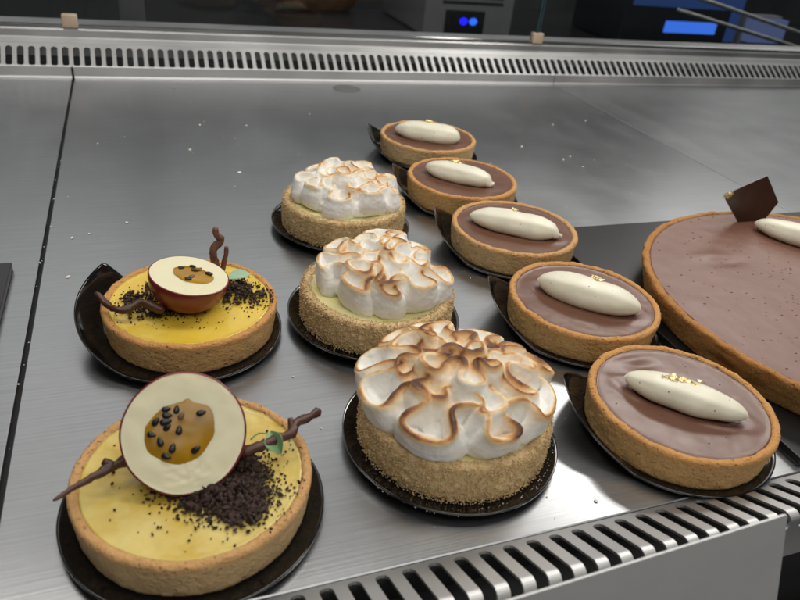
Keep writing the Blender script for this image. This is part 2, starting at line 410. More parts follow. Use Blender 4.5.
for sx, mt in ((-1.45, BLUE), (.95, BLUE2)):
    v = [(sx+1.0*math.cos(a*.3927), -.42, 3.75+.8*math.sin(a*.3927)) for a in range(16)]
    v += [(q[0], -.28, q[2]) for q in v]
    obj('indicator', v, [tuple(range(16)), tuple(range(16, 32))]+[(i, (i+1) % 16, 16+(i+1) % 16, 16+i) for i in range(16)], mt, ov, False)
sc_ = thing('display_unit', 'dark appliance with a glowing blue display and blue frame behind the glass at right', 'display', (132, 152, -10))
mb = MB(); mb.box(-18, 18, 0, 22, .2, 16, .4); mb.build('body', mat_simple('unit_black', (.02, .022, .03), .3), sc_)
mb = MB(); mb.box(-4.8, 11.6, -.3, .05, 3.2, 6.0, .1); mb.build('screen', mat_emit('blue_screen', (.05, .19, .9), .85), sc_)
mb = MB(); mb.box(-16, 18.6, -.25, .05, 9.2, 15.5, .1); mb.box(15.2, 18.6, -.25, .05, 1.5, 9.19, .1); mb.build('lit_frame', mat_emit('blue_frame', (.045, .11, .38), .26), sc_)
lp = thing('light_panel', 'small pale blue panel right of the blue display behind the glass', 'panel', (162, 152, -10))
mb = MB(); mb.box(-6, 6, 0, 3, 1.5, 7.5, .2); mb.build('panel_face', mat_emit('pale_blue', (.15, .2, .42), .35), lp)
mb = MB(); mb.box(-6.4, 6.4, 3.02, 6, .02, 8, .2); mb.build('panel_back', OVM, lp)
for k, (a, b, lb) in enumerate((((92, 105, 7.5), (139, 112, -1.0), 'upper thin steel tube slanting down behind the glass at top right'), ((88, 103, 5.4), (130, 108, -2.0), 'lower thin steel tube slanting down behind the glass at top right'))):
    o = MB(); o.tube([Vector(a).lerp(Vector(b), i/8) for i in range(9)], .34); tag(o.build('steel_tube', STEEL), lb, 'tube', 'slanting steel tubes behind the glass')
po = thing('upright_post', 'grey upright post behind the left beige clip', 'post', (0.2, 96, -20))
mb = MB(); mb.box(-1.5, 1.5, -1, 1, -100, 60, .2); mb.build('post_shaft', mat_simple('post_grey', (.17, .175, .18), .4), po)
lf = thing('brown_stand_in', 'brown lump on the dark counter behind the glass, standing in for a pastry reflection', 'stand_in', (44, 182, -10))  # invented lump on a tray, in place of a brown pastry reflection
mb = MB(); mb.lathe([(.01, 0), (5, 0), (6.3, 1.5), (6.6, 4), (5.6, 6.8), (3, 8.4), (.01, 8.8)], 32, lambda p: Vector((p.x*1.6, p.y, p.z))); mb.build('brown_lump', mat_simple('brown_lump_skin', (.15, .08, .04), .6, sc=30, var=.4), lf)
mb = MB(); mb.lathe([(.01, -.0), (3.4, .0), (3.4, .15), (.01, .15)], 24, lambda p: Vector((p.x*2.2, p.y*1.3, p.z-.0))); mb.build('tray', OVM, lf)

# ------------------------------------------------------------------ slates, card, deck details
def slate(x0, x1, y0, y1, z, lb):
    mb = MB(); mb.box(-(x1-x0)/2, (x1-x0)/2, -(y1-y0)/2, (y1-y0)/2, 0, z, .05)
    o = mb.build('slate_tray', SLATE, smooth=False); o.location = Vector(((x0+x1)/2, (y0+y1)/2, .02))*S
    tag(o, lb, 'tray', 'black slate trays'); return o
slate(24.9, 50, 13.9, 36.1, .42, 'black slate tray under the large chocolate tart')
slate(-26, -7.1, 14.2, 36.4, .42, 'black slate tray cut by the left edge, nothing on it')
dr = MB(); dr.lathe([(0.01, .02), (1.35, .02), (1.42, .035), (1.5, .02), (1.5, 0.005)], 40, lambda p: Vector((p.x, p.y*1.0, p.z)))
o = dr.build('round_cap', mat_steel('cap_steel', .22, .5)); o.location = Vector((21.07, 71.9, 0))*S
tag(o, 'flat dark round cap set in the deck before the rear vent', 'cap')
pc = thing('price_card', 'blank grey back of a card standing before the front vent', 'card', (12, 9, 0))
cf = [(-9.5, 0, -5.2), (9.0, 0, -5.2), (4.95, 0, 4.62), (4.87, 0, 4.70), (4.78, 0, 4.72), (-4.9, 0, 4.06), (-12, 0, 3.56)]
nc = len(cf)
obj('card_sheet', cf+[(x, .06, z) for x, y, z in cf], [tuple(range(nc)), tuple(range(nc, 2*nc))]+[(i, (i+1) % nc, nc+(i+1) % nc, nc+i) for i in range(nc)], CARD, pc, False)
rnd = random.Random(4)
mb = MB()
spots = [(-1.25, 70.5), (3.4, 71.7), (4.7, 60.1), (8.6, 59.8), (-3.3, 55.8), (7.2, 56.4), (43.9, 60.4), (39.2, 59.2), (32.4, 53.1), (34.7, 49.6), (35.8, 50.3), (35.6, 47.8), (-3.5, 40.1), (-1.4, 41.4), (-4.4, 35.1), (-4.4, 39.7), (3.4, 54), (15, 63), (6.5, 49), (18, 14.6), (15.1, 14.4)]
for x, y in spots: chunk(mb, (x, y, .04), rnd.uniform(.06, .13), rnd, flat=.4)
for k in range(110):
    x, y = rnd.uniform(-5, 46), rnd.uniform(36, 73)
    chunk(mb, (x, y, .03), rnd.uniform(.02, .05), rnd, flat=.6)
for k in range(60):
    x, y = rnd.uniform(5, 20), rnd.uniform(14, 40)
    chunk(mb, (x, y, .03), rnd.uniform(.015, .04), rnd, flat=.6)
for k in range(45):
    y = rnd.uniform(15, 72); chunk(mb, (-5.82+rnd.gauss(0, .12), y, .0), rnd.uniform(.015, .045), rnd, flat=.5)
tag(mb.build('loose_crumbs', SPECK, None, False), 'scattered pale pastry crumbs on the steel deck', 'crumbs', kind='stuff')

# ------------------------------------------------------------------ black cake boards
def board_mesh(R=4.45, tip=None, rise=1.55, ext=.75, rim=.18, wide=58, narrow=33, swell=0.0):
    seg = 144; mb = MB(); v = []; f = []
    rs = [0, .4, .75, .84, .88, .92, .95, .965, .978, .99, 1.0]
    n = len(rs)
    def W(a):
        if tip is None: return 0
        d = (math.degrees(a)-tip+180) % 360-180
        wd = wide if d > 0 else narrow
        return max(0, 1-abs(d)/wd)**.9 if abs(d) < wd else 0
    def pt(a, q):
        wv = W(a); Rr = R+ext*wv
        sw = swell*(0.5+0.5*math.cos(a-math.radians(175)))
        z = .12
        if q > .84:
            t = (q-.84)/.16; z += (rim+sw)*t**1.3+.045*math.exp(-((q-.978)/.012)**2)
        if wv > 0 and q > .80:
            t = (q-.80)/.20; z += rise*wv*t**1.25
        return Vector((Rr*q*math.cos(a), Rr*q*math.sin(a), z))
    for side in (0, 1):
        for k in range(seg):
            a = 2*PI*k/seg
            for q in rs: v.append(pt(a, max(q, .001)) - Vector((0, 0, .09*side)))
    for k in range(seg):
        k2 = (k+1) % seg
        for i in range(n-1):
            f.append((k*n+i, k2*n+i, k2*n+i+1, k*n+i+1))
            o = seg*n; f.append((o+k*n+i, o+k*n+i+1, o+k2*n+i+1, o+k2*n+i))
        f.append((k*n+n-1, k2*n+n-1, seg*n+k2*n+n-1, seg*n+k*n+n-1))
    mb.add(v, f); return mb
def board(mb_or_o, x, y, z, lb, rz=0):
    if isinstance(mb_or_o, MB): o = mb_or_o.build('cake_board', PLASTIC)
    else: o = mb_or_o.copy(); C.objects.link(o)
    o.location = Vector((x, y, z))*S; o.rotation_euler = (0, 0, rz)
    tag(o, lb, 'cake board', 'round black cake boards'); return o

# ------------------------------------------------------------------ tart shells
H = 1.58   # shell height above its board (board top is .12)
def shell_mesh(R=4.0, h=H, wall=.36, taper=.12, amp=.03, seg=320, fill=.16, seed=0, frag=0):
    prof = [(.01, 0), (R-taper-.15, 0), (R-taper-.03, .05), (R-taper, .14)]
    for k in range(1, 16): prof.append((R-taper+taper*k/16, .14+(h-.34)*k/16))
    prof += [(R, h-.17), (R-.01, h-.09), (R-.06, h-.03), (R-.13, h), (R-wall+.12, h), (R-wall+.05, h-.04), (R-wall, h-.1), (R-wall-.03, h-fill-.15), (R-wall-.3, h-.5), (.01, h-.5)]
    def fn(p):
        r = math.hypot(p.x, p.y)
        if r < .5: return p
        q = Vector((p.x, p.y, p.z))
        d = amp*noise.noise(q*1.1+Vector((seed, 0, 0)))+amp*.7*noise.noise(q*3.5+Vector((0, seed, 0)))+amp*.7*noise.noise(q*9)+amp*.5*noise.noise(q*17)
        s_ = 1+d/r if r > R-wall-.01 else 1
        dz = amp*1.8*noise.noise(Vector((p.x*1.6, p.y*1.6, seed)))+amp*1.1*noise.noise(Vector((p.x*7, p.y*7, seed))) if p.z > h-.2 and r > R-wall-.01 else 0
        return Vector((p.x*s_, p.y*s_, p.z+dz))
    mb = MB(); mb.lathe(prof, seg, fn); return mb
def fill_mesh(R, z, seed=0, amp=.015, rings=40, seg=160, fn2=None, men=.05):
    mb = MB(); v = [Vector((0, 0, z))]; f = []
    for i in range(1, rings+1):
        r = R*i/rings
        for k in range(seg):
            a = 2*PI*k/seg; x, y = r*math.cos(a), r*math.sin(a)
            zz = z+amp*noise.noise(Vector((x*.9, y*.9, seed)))+amp*.4*noise.noise(Vector((x*3, y*3, seed)))
            if i/rings > .93: zz += men*((i/rings-.93)/.07)**2
            if fn2: zz += fn2(x, y)
            v.append(Vector((x, y, zz)))
    for k in range(seg): f.append((0, 1+k, 1+(k+1) % seg))
    for i in range(rings-1):
        for k in range(seg):
            a = 1+i*seg; f.append((a+k, a+(k+1) % seg, a+seg+(k+1) % seg, a+seg+k))
    b = len(v)
    for k in range(seg):
        a = 2*PI*k/seg; v.append(Vector((R*math.cos(a), R*math.sin(a), z-.25)))
    a0 = 1+(rings-1)*seg
    for k in range(seg): f.append((a0+k, a0+(k+1) % seg, b+(k+1) % seg, b+k))
    f.append(tuple(b+k for k in range(seg)))
    mb.add(v, f); return mb
def bubbles(mb, R, n, r0, r1, seed):
    rn = random.Random(seed); top = [v for v in mb.v if math.hypot(v[0], v[1]) < R*.96]
    for k in range(n):
        x, y, z = rn.choice(top); r = rn.uniform(r0, r1)
        if z < .5: continue
        x += rn.uniform(-.05, .05); y += rn.uniform(-.05, .05)
        e_ = rn.uniform(1, 1.7); mb.add([(x+q.x*r*e_, y+q.y*r, z+q.z*r*.7) for q in ICO2[0]], ICO2[1])
    return mb
def quenelle(L, Wd, Ht, seed=0, tail=0.0, blunt=0.0):
    """pointed oval of cream scooped with a spoon, along local X"""
    mb = MB(); nl, ns = 44, 40; v = []; f = []
    for i in range(nl+1):
        t = -1+2*i/nl
        s_ = max(0.0, 1-abs(t)**(2.5 if t < 0 else 2.0+blunt))**.60
        for k in range(ns):
            a = 2*PI*k/ns
            ca, sa = math.cos(a), math.sin(a)
            y = Wd/2*s_*math.copysign(abs(ca)**.9, ca); zz = Ht/2*s_*math.copysign(abs(sa)**.95, sa)
            # spoon edge that runs along one upper flank
            ridge = math.exp(-((a-2.2)/.22)**2)*.09*s_
            y *= 1+ridge; zz = zz*(1+ridge) if sa > 0 else zz*.75
            cv = .16*Wd*(1-t*t)*-1*.4
            p = Vector((t*L/2, y+cv, zz+.02*(1-t*t)))
            d = .06*noise.noise(p*1.1+Vector((seed*7, 0, 0)))+.012*noise.noise(p*5+Vector((seed, 0, 0)))
            p += Vector((0, ca, sa))*d*min(1, s_*3)
            v.append(p)
    if tail:
        for i in range(nl-2, nl+1):
            for k in range(ns): v[i*ns+k] += Vector((.02, -.06, -tail*.3*(i-nl+3)))
    for i in range(nl):
        for k in range(ns): f.append((i*ns+k, i*ns+(k+1) % ns, (i+1)*ns+(k+1) % ns, (i+1)*ns+k))
    f += [tuple(range(ns)), tuple(range(nl*ns, (nl+1)*ns))]
    mb.add(v, f)
    if tail:
        chunk(mb, (L/2+.02, -.05, -tail*.5), (.08+tail*.22), random.Random(seed), src=ICO2)
    return mb
def gold_mesh(seed, size, elong=1.0, n=9):
    r = random.Random(seed); mb = MB()
    for k in range(n*3):
        c = Vector((r.gauss(0, size*.28*elong), r.gauss(0, size*.17), r.uniform(0, size*.12)))
        m = r.randint(4, 7); a0 = r.random()*6
        nx, ny = r.uniform(-.7, .7), r.uniform(-.7, .7)
        rr = [size*r.uniform(.07, .24) for _ in range(m)]
        top = [c+Vector((rr[i]*math.cos(a0+i*2*PI/m), rr[i]*math.sin(a0+i*2*PI/m), 0)) for i in range(m)]
        for q in top: q.z += (q.x-c.x)*nx+(q.y-c.y)*ny
        v = top+[q-Vector((0, 0, .015)) for q in top]
        mb.add(v, [tuple(range(m)), tuple(range(m, 2*m))]+[(i, (i+1) % m, m+(i+1) % m, m+i) for i in range(m)])
    return mb

# five small chocolate tarts: centre, quenelle ends (world, rear-left to front-right), gold leaf position
CH = [((22.44, 51.70), (19.9, 52.7), (24.5, 50.1), (22.7, 52.3), 2.6, 0, 'chocolate tart at the far rear end of the chocolate tart row', 'black board with an upturned tab under the rearmost chocolate tart'),
      ((21.58, 42.61), (19.3, 44.1), (23.0, 40.8), (21.2, 43.0), 2.1, .3, 'second chocolate tart from the rear, its cream ending in a small curl', 'black board with an upturned tab under the second chocolate tart from the rear'),
      ((21.59, 34.38), (19.1, 35.7), (23.6, 32.5), (21.5, 34.6), 2.15, .2, 'middle one of the five small chocolate tarts, beside the slate corner', 'black board with an upturned tab under the middle chocolate tart'),
      ((21.26, 25.71), (19.4, 27.4), (23.25, 23.7), (22.0, 26.0), 2.2, 0, 'fourth small chocolate tart from the rear, beside the large tart', 'black board with an upturned tab under the fourth chocolate tart from the rear'),
      ((20.89, 17.30), (19.0, 18.85), (22.6, 15.4), (20.65, 17.3), 1.75, 0, 'small chocolate tart nearest the front grille, long gold streak on its cream', 'black board with an upturned tab under the chocolate tart nearest the front grille')]
bm0 = None
for i, ((cx, cy), q0, q1, g, wd, tail, lb, blb) in enumerate(CH):
    if bm0 is None: bm0 = board(board_mesh(4.3, 150, 1.7, .9, .12), cx, cy, .03, blb)
    else: board(bm0, cx, cy, .03, blb, math.radians((0, 2, -3, 0, 3)[i]))
    t = thing('chocolate_tart', lb, 'tart', (cx, cy, .15), 0, 'small chocolate tarts with cream')
    shell_mesh(4.0, seed=i*3.1, taper=.13).build('pastry_shell', SHELL2 if i in (0, 2) else SHELL, t)
    dq = Vector(q1)-Vector(q0); ang = math.atan2(dq.y, dq.x); mid = (Vector(q0)+Vector(q1))/2-Vector((cx, cy)); L = dq.length*1.04
    mx, my = mid
    def dent(x, y, mx=mx, my=my, ang=ang, L=L, wd=wd, i=i):
        u_ = (x-mx)*math.cos(ang)+(y-my)*math.sin(ang); v_ = -(x-mx)*math.sin(ang)+(y-my)*math.cos(ang)
        d = math.hypot(u_/(L/2), v_/(wd/2))
        z = .05*math.exp(-((d-1.12)/.16)**2)-.06*(d < .9)
        if i == 4:
            z -= .09*math.exp(-((x+.2)**2/.5+(y-2.55)**2/.12)); z += .05*math.exp(-((x+.3)**2/.7+(y-3.0)**2/.06))
        return z
    bubbles(fill_mesh(3.67, H-.13, seed=i*5.3, amp=.02, fn2=dent), 3.67, 50, .015, .04, i).build('chocolate_filling', GLAZE, t)
    q = quenelle(L, wd, (1.75, 1.5, 1.6, 1.75, 1.4)[i], seed=i+1, tail=tail, blunt=(2.5, 1.2, 1.2, .8, 0)[i]).build('cream_quenelle', CREAM, t)
    q.location = Vector((mx, my, H-.13+.38))*S; q.rotation_euler = (0, 0, ang)
    gl = gold_mesh(i+3, (.62, .6, .42, .5, .55)[i], (1, 1, 1, 1, 2.1)[i], (10, 10, 7, 9, 16)[i]).build('gold_leaf', GOLD, q, smooth=False)
    gp = Vector(g)-Vector((cx, cy))-Vector((mx, my)); ca, sa = math.cos(-ang), math.sin(-ang)
    gl.location = Vector((gp.x*ca-gp.y*sa, max(-.3, min(.3, gp.x*sa+gp.y*ca)), (.87, .75, .80, .87, .69)[i]))*S
    gl.rotation_euler = (0.0, 0, 0.15)

# large chocolate tart
BC = (36.9, 22.0); BR = 11.85; BH = 1.68
t = thing('large_chocolate_tart', 'large chocolate tart on the black slate tray, cut by the right edge', 'tart', (*BC, .45))
def bigshell():
    mb = shell_mesh(BR, BH, .42, .42, .05, 360, .12, 9.0)
    nv = []
    for x, y, z in mb.v:
        r = math.hypot(x, y); a = math.degrees(math.atan2(y, x)) % 360
        if r > BR-.6 and z < BH-.2:     # a chipped hollow low on the side
            k = math.exp(-((a-191)/3.2)**2-((z-.55)/.28)**2); x *= 1-.30*k/r; y *= 1-.30*k/r
        nv.append((x, y, z))
    mb.v = nv; return mb
bigshell().build('pastry_shell', BIGSHELL, t)
def bigdent(x, y):
    return .10*math.exp(-((x+5.2)**2/1.6+(y-6.0)**2/.35))-.10*math.exp(-((x+4.6)**2/2.5+(y-5.3)**2/.3))+.025*noise.noise(Vector((x*.3, y*.3, 3)))
bubbles(fill_mesh(BR-.40, BH-.08, 4.2, .015, 110, 300, bigdent, .02), BR, 650, .02, .06, 3).build('chocolate_filling', BIGGLAZE, t)
bq = quenelle(6.2, 2.1, 1.5, seed=11, blunt=1.5).build('cream_quenelle', CREAM, t)
bq.location = Vector((39.6-BC[0], 28.6-BC[1], BH-.08+.45))*S; bq.rotation_euler = (0, 0, math.atan2(-3.6, 2.7))
# standing square of dark chocolate
pl = MB(); pts = [(38.04, 1.55), (39.53, 1.60), (40.49, 3.35), (38.73, 5.27), (35.45, 4.09)]
yb = 32.14
def cvt(x, z, d): return (x-BC[0], yb-BC[1]+d-.10*((x-38)**2)*.12+.05*(z-2), z-.45)
front = [(38.04, 1.55), (38.8, 1.56), (39.53, 1.60), (40.05, 2.5), (40.49, 3.35), (39.6, 4.35), (38.73, 5.27), (37.6, 4.86), (36.5, 4.47), (35.45, 4.09), (36.3, 3.25), (37.2, 2.4)]
v = [cvt(x, z, 0) for x, z in front]+[cvt(x, z, .12) for x, z in front]; n = len(front)
pnl = obj('chocolate_panel', v, [tuple(range(n)), tuple(range(n, 2*n))]+[(i, (i+1) % n, n+(i+1) % n, n+i) for i in range(n)], CHOC, t, False)
gl = gold_mesh(31, .5, 1.3, 10).build('gold_leaf', GOLD, pnl, smooth=False); gl.location = Vector((35.75-BC[0], yb-BC[1]-.02, 4.1-.45))*S; gl.rotation_euler = (1.4, -.3, 0)

# ------------------------------------------------------------------ meringue tarts
def crumb_shell():
    R, h = 3.9, 1.75
    prof = [(.01, 0), (R-.3, 0)]+[(R-.12+.02*k, .04+.02*k*k) for k in range(3)]
    for k in range(1, 22): prof.append((R-.05+.05*math.sin(k/22*PI), .12+(h-.3)*k/22))
    prof += [(R-.05, h-.12), (R-.12, h-.04), (R-.22, h), (R-.34, h), (R-.46, h-.02), (R-.55, h-.09), (R-.6, h-.25), (.01, h-.4)]
    def fn(p):
        r = math.hypot(p.x, p.y)
        if r < R-1: return p
        d = .04*noise.noise(p*3)+.06*noise.noise(p*7)+.06*noise.noise(p*15)
        return Vector((p.x*(1+d/r), p.y*(1+d/r), p.z+(.05*noise.noise(p*8) if p.z > h-.3 else 0)))
    mb = MB(); mb.lathe(prof, 420, fn)
    rn = random.Random(8)
    for k in range(11000):
        a = rn.random()*2*PI; s_ = rn.random()
        if s_ < .78: r = R+.0+rn.gauss(0, .03); z = rn.uniform(.02, h-.05)
        else: r = R-rn.uniform(0, .5); z = h+.0
        chunk(mb, (r*math.cos(a), r*math.sin(a), z), rn.uniform(.014, .038), rn)
    return mb
def sweep(mb, path, ups, closed, hw, hh, hb=.35):
    """ribbon of piped meringue: fat rounded foot, thin lip on top; path gives the lip"""
    sec = [(0, 0), (.065, -.015), (.10, -.08), (.14, -.22), (.27, -.5), (.36, -.75), (.38, -1.0), (.30, -1.25), (0, -1.4)]
    sec = sec+[(-a, b) for a, b in reversed(sec[1:-1])]
    n = len(path); m = len(sec); v = []; f = []
    for i, p in enumerate(path):
        a = path[(i+1) % n] if closed else path[min(i+1, n-1)]; b = path[(i-1) % n] if closed else path[max(i-1, 0)]
        t = (a-b); t.z *= .4; t.normalize(); u = ups[i]; u = (u-t*u.dot(t)).normalized(); s_ = t.cross(u)
        for q, r in sec: v.append(p+s_*q*hw[i]+u*r*hh[i])
    rng = n if closed else n-1
    for i in range(rng):
        j = (i+1) % n
        for k in range(m): f.append((i*m+k, i*m+(k+1) % m, j*m+(k+1) % m, j*m+k))
    if not closed: f += [tuple(range(m)), tuple(range((n-1)*m, n*m))]
    mb.add(v, f)
def meringue(seed, parent, rings, top, k2, core, off=(0, 0), sx=1.0, sy=1.0, rot=0.0, lip=.06, hot=1.0, foot=1.2):
    rn = random.Random(seed); mb = MB(); kd_pts = []
    for (r0, A, n, B, hscale, lean, ph, zoff) in rings:
        N = int(n*170); path = []; ups = []; hw = []; hh = []
        # every fold gets its own width and depth
        amp = [rn.uniform(.55, 1.4) for _ in range(n)]; wid = [rn.uniform(.6, 1.45) for _ in range(n)]
        tot = sum(wid); acc = [0]
        for q in wid: acc.append(acc[-1]+q/tot)
        zj = [rn.uniform(-.24, .24) for _ in range(n)]
        for i in range(N):
            s_ = i/N
            j = max(k for k in range(n) if acc[k] <= s_+1e-9); loc = (s_-acc[j])/(acc[j+1]-acc[j])
            sm = lambda arr: arr[j]*(1-loc)+arr[(j+1) % n]*loc
            am = sm(amp); base = 2*PI*(acc[j]+loc*(acc[j+1]-acc[j]))
            width = 2*PI*(acc[j+1]-acc[j])
            phi = base + B*width*math.sin(4*PI*loc)+ph
            phi += .22*noise.noise(Vector((base*1.7, seed, r0)))
            r = r0+A*am*math.cos(2*PI*loc+1.0*noise.noise(Vector((base, seed*2, r0))))+.32*noise.noise(Vector((base*2, r0, seed)))
            rad = Vector((math.cos(phi), math.sin(phi), 0))
            z = top-k2*abs(r/3.4)**2.2+sm(zj)+zoff+.12*math.cos(2*PI*loc+1)
            p = rad*r; p.z = z
            path.append(p); ups.append((Vector((0, 0, 1))+rad*lean*(.4+.6*(r/r0))).normalized())
            hw.append(foot*(.9+.25*noise.noise(p))); hh.append(hscale)
        sweep(mb, path, ups, True, hw, hh)
        kd_pts += [(p, rn2) for p, rn2 in zip(path, [0]*len(path))]
    mb.lathe(core, 48)
    me = bpy.data.meshes.new('tmp'); me.from_pydata([tuple(q) for q in mb.v], [], mb.f)
    bm = bmesh.new(); bm.from_mesh(me); bmesh.ops.recalc_face_normals(bm, faces=bm.faces); bm.to_mesh(me); bm.free()
    tmp = bpy.data.objects.new('tmp', me); C.objects.link(tmp)
    md = tmp.modifiers.new('r', 'REMESH'); md.mode = 'VOXEL'; md.voxel_size = .034; md.adaptivity = 0
    ms = tmp.modifiers.new('s', 'SMOOTH'); ms.factor = .5; ms.iterations = 7
    dg = bpy.context.evaluated_depsgraph_get(); ev = tmp.evaluated_get(dg); m2 = bpy.data.meshes.new_from_object(ev)
    bpy.data.objects.remove(tmp); bpy.data.meshes.remove(me)
    kd = KDTree(len(kd_pts))
    for i, (p, _) in enumerate(kd_pts): kd.insert(p, i)
    kd.balance()
    at = m2.attributes.new('toast', 'FLOAT', 'POINT'); vals = []
    for vtx in m2.vertices:
        co = vtx.co; _, _, d = kd.find(co); nz = vtx.normal.z
        patch = .5+.9*noise.noise(co*.75+Vector((seed*3, 0, 0)))
        lp_ = math.exp(-(max(0, d-.02)/(lip*.85))**1.3)*(.68+.75*noise.noise(co*1.1)+.35*noise.noise(co*4))
        halo = .34*hot*math.exp(-(d/.22))*(.15+1.3*max(0, patch-.1))
        broad = .62*hot*max(0, patch-.42)*max(0, nz-.1)*math.exp(-(d/1.2))
        vals.append(max(0, min(1, lp_*.56+halo+broad)))
    import numpy as np
    ne = len(m2.edges); ed = np.empty(ne*2, np.int32); m2.edges.foreach_get('vertices', ed); ed = ed.reshape(-1, 2)
    vals = np.array(vals, float); cnt = np.bincount(ed.ravel(), minlength=len(vals)).clip(1)
    for _ in range(4):      # the flame leaves soft edges, not stitches
        acc_ = np.bincount(ed[:, 0], vals[ed[:, 1]], len(vals))+np.bincount(ed[:, 1], vals[ed[:, 0]], len(vals))
        vals = .5*vals+.5*acc_/cnt
    at.data.foreach_set('value', vals.astype(np.float32))
    nrm_ = [vtx.normal.copy() for vtx in m2.vertices]
    for vtx, n_ in zip(m2.vertices, nrm_):
        c_ = vtx.co.copy(); vtx.co = c_+n_*(.045*noise.noise(c_*2.2)+.014*noise.noise(c_*6)+.003*noise.noise(c_*16))
    R = Matrix.Rotation(rot, 3, 'Z')
    for vtx in m2.vertices:
        q = R @ vtx.co; vtx.co = Vector((q.x*sx+off[0], q.y*sy+off[1], q.z))*S
    m2.materials.clear(); m2.materials.append(MER)
    m2.polygons.foreach_set('use_smooth', [True]*len(m2.polygons)); m2.update(); m2.name = 'meringue'
    return link(bpy.data.objects.new('meringue', m2), parent)
BT = .15
cs = crumb_shell(); ME = [
    ((11.80, 39.36), .0, 'meringue tart at the rear of its row with flatter scorched folds', 'black board under the rear meringue tart'),
    ((10.61, 28.50), 2.1, 'middle meringue tart with lemon curd showing at its front edge', 'black board under the middle meringue tart'),
    ((10.96, 19.12), 4.3, 'meringue tart nearest the front grille with large ruffled folds overhanging', 'black board dusted with crumbs under the front meringue tart')]
mt0 = None; roots = []
bdm = None
for i, ((cx, cy), rz, lb, blb) in enumerate(ME):
    if bdm is None: bdm = board(board_mesh(4.45, rim=.2, swell=.22), cx-.2, cy-.2, .03, blb)
    else: board(bdm, cx-.15, cy-.15, .03, blb)
    t = thing('meringue_tart', lb, 'tart', (cx, cy, BT), 0, 'torched meringue tarts')
    if mt0 is None: mt0 = cs.build('crumb_shell', CRUMB, t)
    else:
        o = mt0.copy(); C.objects.link(o); o.parent = t; o.rotation_euler = (0, 0, rz)
    fill_mesh(3.45, 1.66, seed=i, amp=.04).build('lemon_filling', LEMON, t)
    roots.append(t)
core = lambda R, h: [(.01, 1.6), (R*.92, 1.6), (R, 1.9), (R*.97, 1.75+h*.35), (R*.85, 1.75+h*.6), (R*.6, 1.75+h*.85), (R*.3, 1.75+h*.97), (.01, 1.75+h)]
# (radius, amplitude, folds, overlap, height, lean, phase, lift)
meringue(5, roots[0], [(2.75, .42, 8, .12, 1.15, .12, .2, -.05), (1.95, .40, 7, .12, .8, .1, .9, .02), (1.15, .36, 5, .10, .7, 0, .3, .05), (.42, .3, 2, .05, .7, 0, .3, .0)], 3.55, .55, core(3.05, 1.45), off=(.3, .05), sx=1.03, sy=1.0, lip=.05, hot=.8, foot=1.25)
meringue(12, roots[1], [(2.65, .68, 8, .14, 1.25, .32, .5, 0), (1.8, .52, 7, .15, .9, .2, .1, .08), (.9, .42, 4, .10, .8, 0, .6, .15), (.25, .25, 2, .05, .8, 0, 1.3, .2)], 3.72, .8, core(2.65, 1.45), off=(.22, .1), sx=1.03, sy=1.05, lip=.062, hot=1.0, foot=1.3)
meringue(23, roots[2], [(3.1, .80, 9, .15, 1.3, .62, .15, -.05), (2.15, .58, 9, .15, 1.0, .2, .8, .06), (1.2, .5, 6, .13, .9, .1, .2, .12), (.35, .3, 2, .05, .8, 0, .2, .15)], 4.1, 1.0, core(3.1, 1.6), off=(-.02, .05), sx=1.06, sy=1.04, lip=.06, hot=1.7, foot=1.35)
mb = MB(); rn = random.Random(77)
for k in range(150):
    a = rn.uniform(3.4, 6.0); r = rn.uniform(4.0, 4.45); z = .16+max(0, (r/4.45-.84)/.16)**1.3*.2
    chunk(mb, (10.81+r*math.cos(a), 18.97+r*math.sin(a), z+.02), rn.uniform(.012, .035), rn, flat=.7)
tag(mb.build('board_crumbs', SPECK), 'fine crumbs dusted on the black board of the front meringue tart', 'crumbs', kind='stuff')

